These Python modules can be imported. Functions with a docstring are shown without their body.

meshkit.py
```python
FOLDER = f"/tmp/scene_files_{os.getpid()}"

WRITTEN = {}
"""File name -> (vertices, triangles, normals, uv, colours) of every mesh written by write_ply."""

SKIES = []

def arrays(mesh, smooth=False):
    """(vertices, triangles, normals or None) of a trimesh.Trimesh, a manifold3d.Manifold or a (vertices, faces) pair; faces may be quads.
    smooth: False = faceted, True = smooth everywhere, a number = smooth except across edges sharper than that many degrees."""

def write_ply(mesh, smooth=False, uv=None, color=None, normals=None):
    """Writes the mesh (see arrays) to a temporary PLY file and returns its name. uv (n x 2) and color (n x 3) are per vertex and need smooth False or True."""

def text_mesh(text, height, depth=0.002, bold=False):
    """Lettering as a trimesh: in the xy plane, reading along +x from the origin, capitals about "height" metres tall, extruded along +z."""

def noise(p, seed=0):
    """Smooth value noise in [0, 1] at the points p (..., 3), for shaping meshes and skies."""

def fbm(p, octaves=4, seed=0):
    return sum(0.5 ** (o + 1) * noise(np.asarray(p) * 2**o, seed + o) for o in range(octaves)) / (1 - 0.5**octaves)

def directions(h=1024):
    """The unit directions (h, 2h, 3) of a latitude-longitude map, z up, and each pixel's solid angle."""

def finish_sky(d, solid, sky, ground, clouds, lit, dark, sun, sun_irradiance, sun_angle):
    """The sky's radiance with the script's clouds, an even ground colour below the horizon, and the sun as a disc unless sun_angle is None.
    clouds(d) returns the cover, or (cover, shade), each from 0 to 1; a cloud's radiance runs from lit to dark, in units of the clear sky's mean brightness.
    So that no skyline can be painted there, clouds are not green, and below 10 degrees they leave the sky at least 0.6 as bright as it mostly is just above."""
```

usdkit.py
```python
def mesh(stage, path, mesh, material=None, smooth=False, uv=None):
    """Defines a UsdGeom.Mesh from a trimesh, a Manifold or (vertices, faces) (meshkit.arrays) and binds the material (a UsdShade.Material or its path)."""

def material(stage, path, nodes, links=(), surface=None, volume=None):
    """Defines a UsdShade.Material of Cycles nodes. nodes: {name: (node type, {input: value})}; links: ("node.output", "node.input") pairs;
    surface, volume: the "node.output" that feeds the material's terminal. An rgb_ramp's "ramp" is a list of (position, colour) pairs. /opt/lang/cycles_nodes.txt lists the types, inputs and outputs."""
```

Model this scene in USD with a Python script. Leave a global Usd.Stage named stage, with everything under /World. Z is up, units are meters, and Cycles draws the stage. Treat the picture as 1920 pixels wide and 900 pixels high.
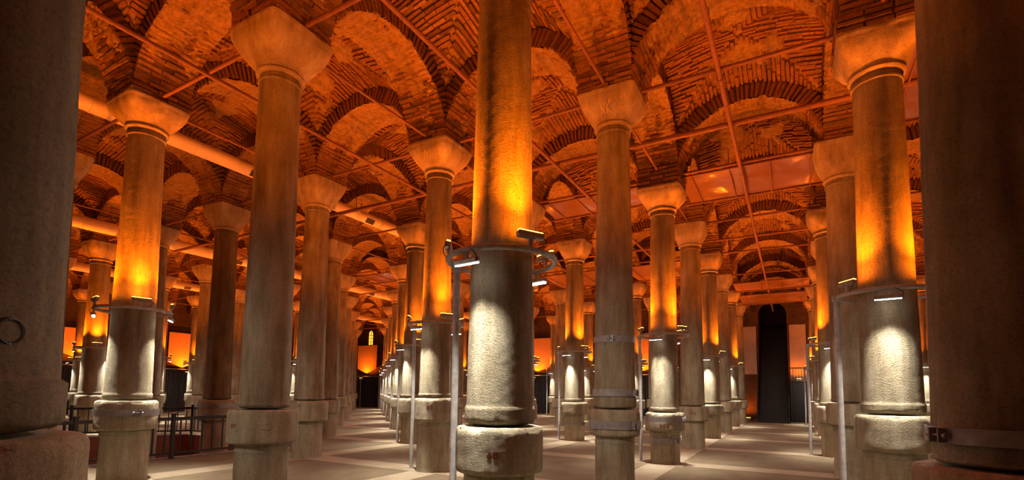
import math, random, numpy as np, trimesh, usdkit, meshkit
from pxr import Usd, UsdGeom, UsdLux, UsdShade, Gf, Sdf, Vt
from meshkit import fbm, noise

stage = Usd.Stage.CreateInMemory()
UsdGeom.SetStageUpAxis(stage, 'Z'); UsdGeom.SetStageMetersPerUnit(stage, 1.0)
UsdGeom.Xform.Define(stage, '/World'); UsdGeom.Scope.Define(stage, '/World/Looks')
rng = np.random.default_rng(7)

# ------------------------------------------------------------------ camera, light levels
F_PX, PITCH, YAW, ROLL, PPY, CAM_H = 937.6, 0.0802, -0.5096, 0.0115, 658.1, 2.0384
cam = UsdGeom.Camera.Define(stage, '/World/camera')
cam.CreateHorizontalApertureAttr(36.0); cam.CreateVerticalApertureAttr(36.0 * 900 / 1920)
cam.CreateFocalLengthAttr(F_PX / 1920 * 36.0)
cam.CreateVerticalApertureOffsetAttr((PPY - 450) / 1920 * 36.0)
cam.CreateClippingRangeAttr(Gf.Vec2f(0.05, 500)); cam.CreateExposureAttr(0.0)
c_, s_ = math.cos(YAW), math.sin(YAW)
FW = np.array([s_ * math.cos(PITCH), c_ * math.cos(PITCH), math.sin(PITCH)])
RT0 = np.array([c_, -s_, 0.0]); UP0 = np.cross(RT0, FW)
RT = math.cos(ROLL) * RT0 + math.sin(ROLL) * UP0; UPV = -math.sin(ROLL) * RT0 + math.cos(ROLL) * UP0
UsdGeom.Xformable(cam).AddTransformOp().Set(Gf.Matrix4d(*RT, 0, *UPV, 0, *(-FW), 0, 0, 0, CAM_H, 1))

ORANGE, WHITE = (1.0, 0.172, 0.002), (1.0, 0.945, 0.84)
ORANGE_POWER, ORANGE_WIDE_POWER, WHITE_POWER, WHITE_WIDE_POWER, WHITE_POOL_POWER = 85.0, 235.0, 185.0, 58.0, 130.0
ORANGE_NEAR_POWER = 22.0
STRIP_ORANGE, STRIP_WHITE = 9.0, 14.0
BANNER_POWER = 280.0

# ------------------------------------------------------------------ the grid of the hall
SP, OX, OY = 4.8, -3.2964, 5.5943          # spacing; column (0, 0)
I0, I1, J0, J1 = -2, 8, -9, 4              # walls stand on these grid lines
ZS = 8.5                                   # springing of the arches
def gx(j): return OX + SP * j
def gy(i): return OY + SP * i
XL, XR, YB, YE = gx(J0), gx(J1), gy(I0), gy(I1)

# ------------------------------------------------------------------ helpers
used = {}
def numbered(parent, name):
    k = used.get((parent, name), 0); used[(parent, name)] = k + 1
    return f'{parent}/{name}' if k == 0 else f'{parent}/{name}_{k:03d}'
def tag(p, label=None, cat=None, group=None, kind=None):
    for k, v in (('label', label), ('category', cat), ('group', group), ('kind', kind)):
        if v: p.SetCustomDataByKey(k, v)
    return p
def xf(name, loc=(0, 0, 0), rotz=0.0, parent='/World'):
    x = UsdGeom.Xform.Define(stage, numbered(parent, name))
    if any(loc): x.AddTranslateOp().Set(Gf.Vec3d(*map(float, loc)))
    if rotz: x.AddRotateZOp().Set(float(rotz))
    return x.GetPrim()
def thing(name, label, cat, loc=(0, 0, 0), rotz=0.0, group=None, kind=None):
    return tag(xf(name, loc, rotz), label, cat, group, kind)
def pth(p): return p if isinstance(p, str) else str(p.GetPath())
def part(name, mesh, mat, parent='/World', smooth=False, label=None):
    m = usdkit.mesh(stage, numbered(pth(parent), name), mesh, mat, smooth=smooth).GetPrim()
    return tag(m, label) if label else m
def cat_(*ms): return trimesh.util.concatenate([m for m in ms if m is not None])
def T(m, t=(0, 0, 0), rz=0.0, rx=0.0, ry=0.0):
    m = m.copy()
    for a, ax in ((rx, [1, 0, 0]), (ry, [0, 1, 0]), (rz, [0, 0, 1])):
        if a: m.apply_transform(trimesh.transformations.rotation_matrix(a, ax))
    m.apply_translation(t); return m
def box(x0, x1, y0, y1, z0, z1): 
    return trimesh.creation.box(bounds=[[min(x0, x1), min(y0, y1), min(z0, z1)], [max(x0, x1), max(y0, y1), max(z0, z1)]])
def cbox(sx, sy, sz, c=0.008):
    """A box with chamfered edges, centred."""
    h = np.array([sx, sy, sz]) / 2; pts = []
    for s in np.ndindex(2, 2, 2):
        g = np.array(s) * 2 - 1
        for k in range(3):
            d = np.full(3, c); d[k] = 0; pts.append(g * (h - d))
    return trimesh.Trimesh(pts).convex_hull
def rod(a, b, r, n=10):
    a, b = np.asarray(a, float), np.asarray(b, float)
    return trimesh.creation.cylinder(radius=r, segment=[a, b], sections=n)
def tube(pts, r, n=8, closed=False):
    pts = np.asarray(pts, float); N = len(pts)
    tg = np.roll(pts, -1, 0) - np.roll(pts, 1, 0)
    if not closed: tg[0] = pts[1] - pts[0]; tg[-1] = pts[-1] - pts[-2]
    tg /= np.linalg.norm(tg, axis=1, keepdims=True)
    ref = np.array([0, 0, 1.0]) if abs(tg[:, 2]).max() < .95 else np.array([0.31, 0.95, 0.05])
    u = np.cross(ref, tg); u /= np.linalg.norm(u, axis=1, keepdims=True); w = np.cross(tg, u)
    a = np.linspace(0, 2 * np.pi, n, endpoint=False)
    v = (pts[:, None] + r * (np.cos(a)[None, :, None] * u[:, None] + np.sin(a)[None, :, None] * w[:, None])).reshape(-1, 3)
    f = []
    for i in range(N if closed else N - 1):
        for k in range(n):
            p, q = i * n + k, i * n + (k + 1) % n
            s, t = ((i + 1) % N) * n + k, ((i + 1) % N) * n + (k + 1) % n
            f += [[p, q, t], [p, t, s]]
    if not closed:
        for k in range(1, n - 1): f += [[0, k + 1, k], [(N - 1) * n, (N - 1) * n + k, (N - 1) * n + k + 1]]
    return trimesh.Trimesh(v, f, process=False)
def grid_faces(nu, nv, wrap=False):
    iu, iv = np.meshgrid(np.arange(nu - 1), np.arange(nv if wrap else nv - 1), indexing='ij')
    a = (iu * nv + iv).ravel(); b = (iu * nv + (iv + 1) % nv).ravel(); c = a + nv; d = b + nv
    return np.vstack([np.stack([a, b, d], 1), np.stack([a, d, c], 1)])
def lathe(profile, n=48, dz=0.05, amp=0.0, freq=8.0, seed=0, low=0.0, edge=None):
    """Turns (radius, z) about z with the surface worn by noise; amp: fine dents, low: broad unevenness, edge: (z, reach, amount) chipped rims."""
    P = np.array(profile, float); out = [P[0]]
    for a, b in zip(P[:-1], P[1:]):
        k = max(1, int(math.ceil(np.linalg.norm(b - a) / dz)))
        out += [a + (b - a) * t / k for t in range(1, k + 1)]
    P = np.array(out); th = np.linspace(0, 2 * np.pi, n, endpoint=False)
    R = np.repeat(P[:, :1], n, 1); Z = np.repeat(P[:, 1:], n, 1)
    X = np.stack([R * np.cos(th), R * np.sin(th), Z], -1)
    if amp or low:
        d = (fbm(X * freq, 3, seed) - .5) * 2 * amp + (noise(X * 1.6, seed + 9) - .5) * 2 * low
        R2 = np.where(R > 1e-4, R + d, R)
        for (ez, reach, amount) in edge or ():
            w = np.clip(1 - np.abs(Z - ez) / reach, 0, 1) ** 2
            q = fbm(X * 9.0, 4, seed + 31)
            R2 -= np.where(R > .05, w * amount * np.clip((q - .42) * 4, 0, 1.3), 0)
        X[..., 0], X[..., 1] = R2 * np.cos(th), R2 * np.sin(th)
    v = X.reshape(-1, 3); f = grid_faces(len(P), n, True)
    return trimesh.Trimesh(v, f[:, ::-1] if P[-1][1] < P[0][1] else f, process=False)

# ------------------------------------------------------------------ materials
def M(name, nodes, links=(), surface='p.BSDF'): return usdkit.material(stage, f'/World/Looks/{name}', nodes, links, surface=surface)
def stone(name, dark, mid, light, rough=.85, bump=1.0):
    return M(name, {
        'g': ('geometry', {}), 'oi': ('object_info', {}),
        'mp': ('mapping', {'scale': (5.0, 5.0, .8)}),
        'n1': ('noise_texture', {'scale': 1.0, 'detail': 7, 'roughness': .65}),
        'r1': ('rgb_ramp', {'ramp': [(.28, dark), (.5, mid), (.74, light)]}),
        'n2': ('noise_texture', {'scale': 38.0, 'detail': 5, 'roughness': .7}),
        'r2': ('rgb_ramp', {'ramp': [(.3, (.62, .6, .56)), (.5, (1, 1, 1)), (.75, (1.12, 1.1, 1.06))]}),
        'n3': ('noise_texture', {'scale': 1.7, 'detail': 3}),
        'r3': ('rgb_ramp', {'ramp': [(.35, (.8, .74, .66)), (.6, (1.05, 1.05, 1.05))]}),
        'm1': ('mix', {'mix_type': 'multiply', 'fac': 1.0}), 'm2': ('mix', {'mix_type': 'multiply', 'fac': .8}),
        'n4': ('noise_texture', {'scale': 130.0, 'detail': 6, 'roughness': .75}),
        'mp5': ('mapping', {'scale': (30.0, 30.0, 42.0)}),
        'n5': ('noise_texture', {'scale': 1.0, 'detail': 5, 'roughness': .68}),
        'ad': ('math', {'math_type': 'multiply_add', 'value2': .35}),
        'b': ('bump', {'strength': bump, 'distance': .016}),
        'p': ('principled_bsdf', {'roughness': rough, 'specular_ior_level': .25})},
        [('g.position', 'mp.vector'), ('mp.vector', 'n1.vector'), ('n1.fac', 'r1.fac'), ('g.position', 'n2.vector'), ('n2.fac', 'r2.fac'),
         ('g.position', 'n3.vector'), ('n3.fac', 'r3.fac'), ('r1.color', 'm1.color1'), ('r2.color', 'm1.color2'), ('m1.color', 'm2.color1'), ('r3.color', 'm2.color2'),
         ('m2.color', 'p.base_color'), ('g.position', 'n4.vector'), ('g.position', 'mp5.vector'), ('mp5.vector', 'n5.vector'),
         ('n4.fac', 'ad.value1'), ('n5.fac', 'ad.value3'), ('ad.value', 'b.height'), ('b.normal', 'p.normal')])
STONE = stone('column_stone', (.17, .135, .082), (.30, .257, .172), (.44, .395, .29))
STONE_PALE = stone('pale_stone', (.24, .20, .125), (.38, .335, .23), (.52, .475, .35))
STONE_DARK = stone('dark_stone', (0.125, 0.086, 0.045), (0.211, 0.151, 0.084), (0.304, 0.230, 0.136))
STONE_RED = stone('reddish_stone', (.26, .185, .105), (.42, .315, .19), (.54, .425, .285))
CAP_STONE = stone('capital_stone', (.22, .16, .10), (.36, .29, .20), (.48, .41, .30), bump=.4)
def brickmat(name, a, b):
    return M(name, {'g': ('geometry', {}), 'n': ('noise_texture', {'scale': 14.0, 'detail': 6, 'roughness': .7}),
        'r': ('rgb_ramp', {'ramp': [(.25, tuple(x * .6 for x in a)), (.5, a), (.75, b)]}),
        'v': ('math', {'math_type': 'multiply_add', 'value2': .5, 'value3': .75}),
        'm': ('mix', {'mix_type': 'multiply', 'fac': 1.0}),
        'n2': ('noise_texture', {'scale': 60.0, 'detail': 5, 'roughness': .7}), 'b': ('bump', {'strength': .8, 'distance': .012}),
        'p': ('principled_bsdf', {'roughness': .92, 'specular_ior_level': .15})},
        [('g.position', 'n.vector'), ('n.fac', 'r.fac'), ('g.random_per_island', 'v.value1'), ('r.color', 'm.color1'), ('v.value', 'm.color2'), ('m.color', 'p.base_color'),
         ('g.position', 'n2.vector'), ('n2.fac', 'b.height'), ('b.normal', 'p.normal')])
BRICKS = [brickmat('brick_red', (0.264, 0.121, 0.050), (0.370, 0.187, 0.083)), brickmat('brick_brown', (0.211, 0.113, 0.050), (0.299, 0.172, 0.077)),
          brickmat('brick_pale', (0.317, 0.172, 0.077), (0.414, 0.242, 0.116)), brickmat('brick_dark', (0.150, 0.070, 0.033), (0.220, 0.113, 0.050))]
BRICK_MIX = BRICKS[0]
def rough_mat(name, a, b, c, scale=7.0, bump=.9, dist=.02, fine=45.0):
    return M(name, {'g': ('geometry', {}), 'n': ('noise_texture', {'scale': scale, 'detail': 8, 'roughness': .72}),
        'r': ('rgb_ramp', {'ramp': [(.3, a), (.5, b), (.7, c)]}), 'n2': ('noise_texture', {'scale': fine, 'detail': 6, 'roughness': .75}),
        'b': ('bump', {'strength': bump, 'distance': dist}), 'p': ('principled_bsdf', {'roughness': .95, 'specular_ior_level': .1})},
        [('g.position', 'n.vector'), ('n.fac', 'r.fac'), ('r.color', 'p.base_color'), ('g.position', 'n2.vector'), ('n2.fac', 'b.height'), ('b.normal', 'p.normal')])
MORTAR = rough_mat('mortar', (0.068, 0.036, 0.016), (0.120, 0.068, 0.032), (0.188, 0.114, 0.054))
PLASTER = rough_mat('soffit_plaster', (0.184, 0.104, 0.042), (0.368, 0.232, 0.099), (0.497, 0.336, 0.151), scale=9.0, dist=.05, fine=34.0, bump=1.0)
FIELD = rough_mat('floor_field', (0.143, 0.108, 0.064), (0.174, 0.135, 0.083), (0.205, 0.162, 0.101), scale=1.3, bump=.15, dist=.004, fine=150.0)
BAND = rough_mat('floor_band', (0.280, 0.228, 0.150), (0.322, 0.265, 0.179), (0.364, 0.306, 0.211), scale=1.6, bump=.15, dist=.004, fine=150.0)
GROUT = M('floor_grout', {'p': ('principled_bsdf', {'base_color': (.12, .10, .08), 'roughness': .9})})
def metal(name, col, rough, metallic=0.0):
    return M(name, {'g': ('geometry', {}), 'n': ('noise_texture', {'scale': 12.0, 'detail': 5}),
        'r': ('rgb_ramp', {'ramp': [(.3, tuple(x * .75 for x in col)), (.7, tuple(x * 1.15 for x in col))]}),
        'p': ('principled_bsdf', {'roughness': rough, 'metallic': metallic})},
        [('g.position', 'n.vector'), ('n.fac', 'r.fac'), ('r.color', 'p.base_color')])
GREY = metal('grey_paint', (.44, .42, .40), .45)
HOUSING = metal('lamp_housing', (.36, .33, .30), .4, .3)
IRON = metal('strap_iron', (.30, .28, .27), .5, .2)
ROD = metal('tie_rod_red', (.17, .065, .038), .65)
DUCT = M('duct_skin', {'p': ('principled_bsdf', {'base_color': (.66, .54, .40), 'roughness': .45})})
RAIL = metal('railing_brown', (.022, .013, .010), .5)
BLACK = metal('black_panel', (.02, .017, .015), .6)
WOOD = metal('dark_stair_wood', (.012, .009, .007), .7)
CABLE = M('cable', {'p': ('principled_bsdf', {'base_color': (.02, .02, .02), 'roughness': .5})})
PIT = rough_mat('pit_wall', (.22, .075, .045), (.30, .10, .065), (.36, .13, .085), scale=2.0, bump=.3)
PITFLOOR = rough_mat('pit_floor', (.05, .03, .02), (.08, .045, .03), (.11, .06, .04), scale=2.0, bump=.3)
RENDERED = rough_mat('wall_render', (.45, .34, .25), (.58, .46, .36), (.66, .54, .43), scale=1.0, bump=.3)
INK = M('red_ink', {'p': ('principled_bsdf', {'base_color': (.24, .04, .025), 'roughness': .8})})
CARVED = M('carved_groove', {'p': ('principled_bsdf', {'base_color': (.50, .40, .28), 'roughness': .9})})
BANNER = M('banner_cloth', {'d': ('diffuse_bsdf', {'color': (.85, .50, .22)}), 't': ('translucent_bsdf', {'color': (.85, .5, .22)}), 'm': ('mix_closure', {'fac': .3})},
           [('d.BSDF', 'm.closure1'), ('t.BSDF', 'm.closure2')], surface='m.closure')
SHEET = M('membrane_sheet', {'g': ('geometry', {}), 'n': ('noise_texture', {'scale': 1.1, 'detail': 2}), 'b': ('bump', {'strength': .5, 'distance': .12}),
          'p': ('principled_bsdf', {'base_color': (.24, .12, .055), 'roughness': .16, 'specular_ior_level': .7}), 't': ('translucent_bsdf', {'color': (.40, .22, .10)}), 'm': ('mix_closure', {'fac': .25})},
          [('g.position', 'n.vector'), ('n.fac', 'b.height'), ('b.normal', 'p.normal'), ('p.BSDF', 'm.closure1'), ('t.BSDF', 'm.closure2')], surface='m.closure')
def glow(name, col, s): return M(name, {'e': ('emission', {'color': col, 'strength': s})}, surface='e.emission')
LED_ORANGE = glow('led_orange', (1.0, .36, .05), STRIP_ORANGE)
LED_WHITE = glow('led_white', (1.0, .97, .90), STRIP_WHITE)
AMBER = glow('window_amber', (1.0, .48, .04), 1.6)
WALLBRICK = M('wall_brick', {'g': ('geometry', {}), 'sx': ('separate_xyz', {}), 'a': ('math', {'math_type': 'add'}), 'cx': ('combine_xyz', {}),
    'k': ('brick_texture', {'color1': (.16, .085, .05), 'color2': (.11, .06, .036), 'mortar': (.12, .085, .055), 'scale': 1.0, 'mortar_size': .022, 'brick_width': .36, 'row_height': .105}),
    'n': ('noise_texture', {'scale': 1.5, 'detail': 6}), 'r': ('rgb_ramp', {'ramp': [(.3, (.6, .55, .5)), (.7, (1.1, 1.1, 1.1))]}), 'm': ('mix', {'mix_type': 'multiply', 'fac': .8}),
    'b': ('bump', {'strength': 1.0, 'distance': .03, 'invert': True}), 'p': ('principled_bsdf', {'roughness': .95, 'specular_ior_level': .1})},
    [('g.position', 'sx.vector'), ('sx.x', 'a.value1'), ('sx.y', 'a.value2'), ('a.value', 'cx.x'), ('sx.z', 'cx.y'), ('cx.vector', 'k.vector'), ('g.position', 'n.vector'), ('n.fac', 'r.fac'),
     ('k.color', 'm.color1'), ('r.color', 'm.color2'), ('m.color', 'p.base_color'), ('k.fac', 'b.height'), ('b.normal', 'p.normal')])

def spot(parent, loc, direction, color, power, cone, soft=1.0, radius=.03):
    """A lamp's own beam: a small sphere light with a cone, at the lamp's lens."""
    L = UsdLux.SphereLight.Define(stage, numbered(pth(parent), 'beam'))
    L.CreateRadiusAttr(radius); L.CreateNormalizeAttr(True); L.CreateColorAttr(Gf.Vec3f(*color)); L.CreateIntensityAttr(power)
    s = UsdLux.ShapingAPI.Apply(L.GetPrim()); s.CreateShapingConeAngleAttr(cone); s.CreateShapingConeSoftnessAttr(soft)
    d = np.asarray(direction, float); d /= np.linalg.norm(d); z = -d
    x = np.cross([0, 1.0, 0.1], z); x /= np.linalg.norm(x); y = np.cross(z, x)
    UsdGeom.Xformable(L).AddTransformOp().Set(Gf.Matrix4d(*x, 0, *y, 0, *z, 0, *map(float, loc), 1))
    return L

# ------------------------------------------------------------------ the shell: walls, floor
def struct(name, mesh, mat, smooth=False):
    return tag(part(name, mesh, mat, smooth=smooth), kind='structure')
HT = 11.2
SX0, SX1, SZ = -2.2, -0.2, 9.3                                   # the stair passage in the end wall
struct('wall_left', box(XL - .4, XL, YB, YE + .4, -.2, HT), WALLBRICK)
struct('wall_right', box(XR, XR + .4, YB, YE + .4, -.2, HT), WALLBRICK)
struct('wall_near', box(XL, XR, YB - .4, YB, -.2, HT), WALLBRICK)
# end wall with an arched passage
from shapely.geometry import Polygon, box as sbox
arch_hole = Polygon([(SX0, -.2), (SX1, -.2), (SX1, SZ - 1.0)] + [((SX0 + SX1) / 2 + 1.0 * math.cos(t), SZ - 1.0 + 1.0 * math.sin(t)) for t in np.linspace(.2, math.pi - .2, 12)] + [(SX0, SZ - 1.0)])
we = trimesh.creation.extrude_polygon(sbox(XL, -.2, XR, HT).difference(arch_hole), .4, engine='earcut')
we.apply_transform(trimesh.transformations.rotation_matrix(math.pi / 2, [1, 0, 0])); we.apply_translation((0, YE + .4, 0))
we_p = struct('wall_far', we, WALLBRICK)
# the passage behind it
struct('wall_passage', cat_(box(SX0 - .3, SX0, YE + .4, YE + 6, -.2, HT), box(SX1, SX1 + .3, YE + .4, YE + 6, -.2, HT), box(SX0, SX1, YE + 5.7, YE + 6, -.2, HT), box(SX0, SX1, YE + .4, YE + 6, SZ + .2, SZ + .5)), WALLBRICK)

# floor: a base slab with a pit, bands on the grid lines and a field slab in each bay
PITPOLY = Polygon([(-15.75, 3.2), (-15.75, 12.3), (-23.0, 12.3), (-26.2, 7.4), (-26.2, 3.2)])
base = trimesh.creation.extrude_polygon(sbox(XL, YB, XR, YE + 6).difference(PITPOLY.buffer(.02)), .25, engine='earcut'); base.apply_translation((0, 0, -.27))
fl = tag(xf('floor'), kind='structure')
part('screed', base, GROUT, fl)
def slab(poly, mat, name):
    poly = poly.difference(PITPOLY.buffer(.06))
    for g in getattr(poly, 'geoms', [poly]):
        if g.is_empty or g.area < .05: continue
        g = g.buffer(-.006)
        m = trimesh.creation.extrude_polygon(g, .03, engine='earcut'); m.apply_translation((0, 0, -.03 + float(rng.uniform(-.002, 0))))
        part(name, m, mat, fl)
BW = .42
for i in range(I0, I1):
    for j in range(J0, J1):
        x0, y0 = gx(j), gy(i)
        slab(sbox(x0 + BW, y0 + BW, x0 + SP - BW, y0 + SP - BW), FIELD, 'field_slab')
        slab(sbox(x0 - BW, y0 + BW, x0 + BW, y0 + SP - BW), BAND, 'band_slab')
        slab(sbox(x0 - BW, y0 - BW, x0 + SP - BW, y0 + BW), BAND, 'band_slab')
# the pit
pw = []
pc = list(PITPOLY.exterior.coords)
outer = trimesh.creation.extrude_polygon(PITPOLY.buffer(.2, join_style=2).difference(PITPOLY), 1.75, engine='earcut'); outer.apply_translation((0, 0, -1.78))
pit = tag(xf('floor_pit'), kind='structure')
part('pit_wall', outer, PIT, pit)
pb = trimesh.creation.extrude_polygon(PITPOLY.buffer(.1), .1, engine='earcut'); pb.apply_translation((0, 0, -1.85)); part('pit_bottom', pb, PITFLOOR, pit)
kerb = trimesh.creation.extrude_polygon(PITPOLY.buffer(.07, join_style=2).difference(PITPOLY.buffer(-.02, join_style=2)), .05, engine='earcut'); kerb.apply_translation((0, 0, -.02)); part('kerb', kerb, GREY, pit)

# ------------------------------------------------------------------ the ceiling: brick arches and cross vaults
PH, AW, RING, EB = .60, 1.2, .42, 1.65        # half pier, arch width, ring height, rise
EA = SP / 2 - PH
A2, B2, BH = EA + RING, EB + RING, SP / 2 - PH
CLASSES = stage.CreateClassPrim('/World/prototypes')
def ell(a, b, n=400):
    t = np.linspace(0, np.pi, n); p = np.stack([-a * np.cos(t), b * np.sin(t)], 1)
    s = np.r_[0, np.cumsum(np.linalg.norm(np.diff(p, axis=0), axis=1))]; return t, s
def hexa(c8): 
    f = [[0, 2, 1], [1, 2, 3], [4, 5, 6], [5, 7, 6], [0, 1, 4], [1, 5, 4], [2, 6, 3], [3, 6, 7], [0, 4, 2], [2, 4, 6], [1, 3, 5], [3, 7, 5]]
    m = trimesh.Trimesh(c8, f, process=False)
    return m if m.volume > 0 else trimesh.Trimesh(c8, [q[::-1] for q in f], process=False)
PITCH_C = .112
def arch_pieces(seed):
    r = np.random.default_rng(seed); t_, s_ = ell(EA, EB); L = s_[-1]; n = int(L / PITCH_C); bricks = []
    for k in range(n):
        sc = (k + .5) / n * L
        for w in range(3):
            th = PITCH_C * r.uniform(.52, .72); s0 = sc + r.uniform(-.012, .012)
            ta, tb = np.interp([s0 - th / 2, s0 + th / 2], s_, t_)
            cut = AW / 3 * (np.array([w, w + 1]) ) - AW / 2
            off = (AW / 12) * (1 if k % 2 else -1)
            y0, y1 = cut[0] + (off if w else -r.uniform(-.012, .02)), cut[1] + (off if w < 2 else r.uniform(-.012, .02))
            y0 += .008; y1 -= .008
            lo = -r.uniform(-.028, .030); hi = RING * r.uniform(.93, 1.0)
            if r.random() < .06: lo = .03
            c8 = []
            for (t, e) in ((ta, -1), (tb, 1)):
                for y in (y0, y1):
                    for d in (lo + r.uniform(-.008, .008), hi):
                        p = np.array([-EA * math.cos(t), EB * math.sin(t)]); nn = np.array([-math.cos(t) / EA, math.sin(t) / EB]); nn /= np.linalg.norm(nn)
                        q = p + nn * d; c8.append([q[0], y + r.uniform(-.006, .006), ZS + q[1]])
            bricks.append(hexa(np.array(c8)))
    return bricks
def arch_core():
    n = 60; t = np.linspace(0, np.pi, n); rows = []
    for d, y in ((.05, -AW / 2 + .05), (.05, AW / 2 - .05), (RING + .06, AW / 2 - .05), (RING + .06, -AW / 2 + .05)):
        nn = np.stack([-np.cos(t) / EA, np.sin(t) / EB], 1); nn /= np.linalg.norm(nn, axis=1, keepdims=True)
        q = np.stack([-EA * np.cos(t), EB * np.sin(t)], 1) + nn * d; rows.append(np.stack([q[:, 0], np.full(n, y), ZS + q[:, 1]], 1))
    v = np.stack(rows, 1).reshape(-1, 3); f = grid_faces(n, 4, True)
    m = trimesh.Trimesh(v, f, process=False); m.fix_normals(); return m
def arch_plaster(seed):
    r = np.random.default_rng(seed + 100); nu, nv = 230, 40; _, sarc = ell(EA, EB); L = sarc[-1]
    t = np.linspace(.16, np.pi - .16, nu); y = np.linspace(-AW / 2 + .01, AW / 2 - .01, nv)
    Tt, Y = np.meshgrid(t, y, indexing='ij'); P3 = np.stack([Tt * 1.8, Y, np.full_like(Tt, seed * 3.7)], -1)
    q = fbm(P3 * 2.6, 4, seed); q2 = fbm(P3 * np.array([26, 9, 1]), 3, seed + 5); q3 = fbm(P3 * np.array([16, 4.5, 1]), 3, seed + 8)
    arc = np.interp(Tt, *ell(EA, EB)); joint = np.abs((arc / PITCH_C + .5 * 0) % 1 - .5) * 2      # 1 at the joints between courses
    edge = np.clip(1 - (AW / 2 - np.abs(Y)) / .10, 0, 1)
    cover = np.clip((np.sin(Tt) - .66) * 2.6 + (q - .5) * 3.2 + .35 + (q2 - .5) * .7, -.4, 1) - edge * 1.3 * (q3 + .05)
    h = np.where(cover > 0, .040 * np.clip(cover * 3, 0, 1) + (q2 - .5) * .034 - .03 * np.clip((joint - .55) * 3, 0, 1) * np.clip((.60 - q3) * 4, 0, 1), -.03)
    nn = np.stack([-np.cos(Tt) / EA, np.sin(Tt) / EB], -1); nn /= np.linalg.norm(nn, axis=-1, keepdims=True)
    p3 = np.stack([-EA * np.cos(Tt), EB * np.sin(Tt)], -1) - nn * (h - .008)[..., None]
    v = np.stack([p3[..., 0], Y, ZS + p3[..., 1]], -1).reshape(-1, 3); f = grid_faces(nu, nv)
    m = trimesh.Trimesh(v, f, process=False)
    if m.face_normals[nu * nv // 2][2] > 0: m.invert()
    return m
def fprof(u): return B2 * np.sqrt(np.clip(1 - (u / A2) ** 2, 0, 1))
def dome(x, y): return .28 * (1 - (x / BH) ** 2) * (1 - (y / BH) ** 2)
def wz(x, y): return ZS + np.maximum(fprof(x), fprof(y)) + dome(x, y)
def web_core():
    n = 49; u = np.linspace(-BH - .04, BH + .04, n); X, Y = np.meshgrid(u, u, indexing='ij')
    Xc, Yc = np.clip(X, -BH, BH), np.clip(Y, -BH, BH)
    Z = wz(Xc, Yc) + .06 + (fbm(np.stack([X, Y, X * 0], -1) * 6, 3, 3) - .5) * .03
    v = np.stack([X, Y, Z], -1).reshape(-1, 3); f = grid_faces(n, n)
    vt = v + [0, 0, .25]
    a = trimesh.Trimesh(v, f, process=False)
    if a.face_normals[0][2] > 0: a.invert()
    b = trimesh.Trimesh(vt, a.faces[:, ::-1], process=False)
    return cat_(a, b)
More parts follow.
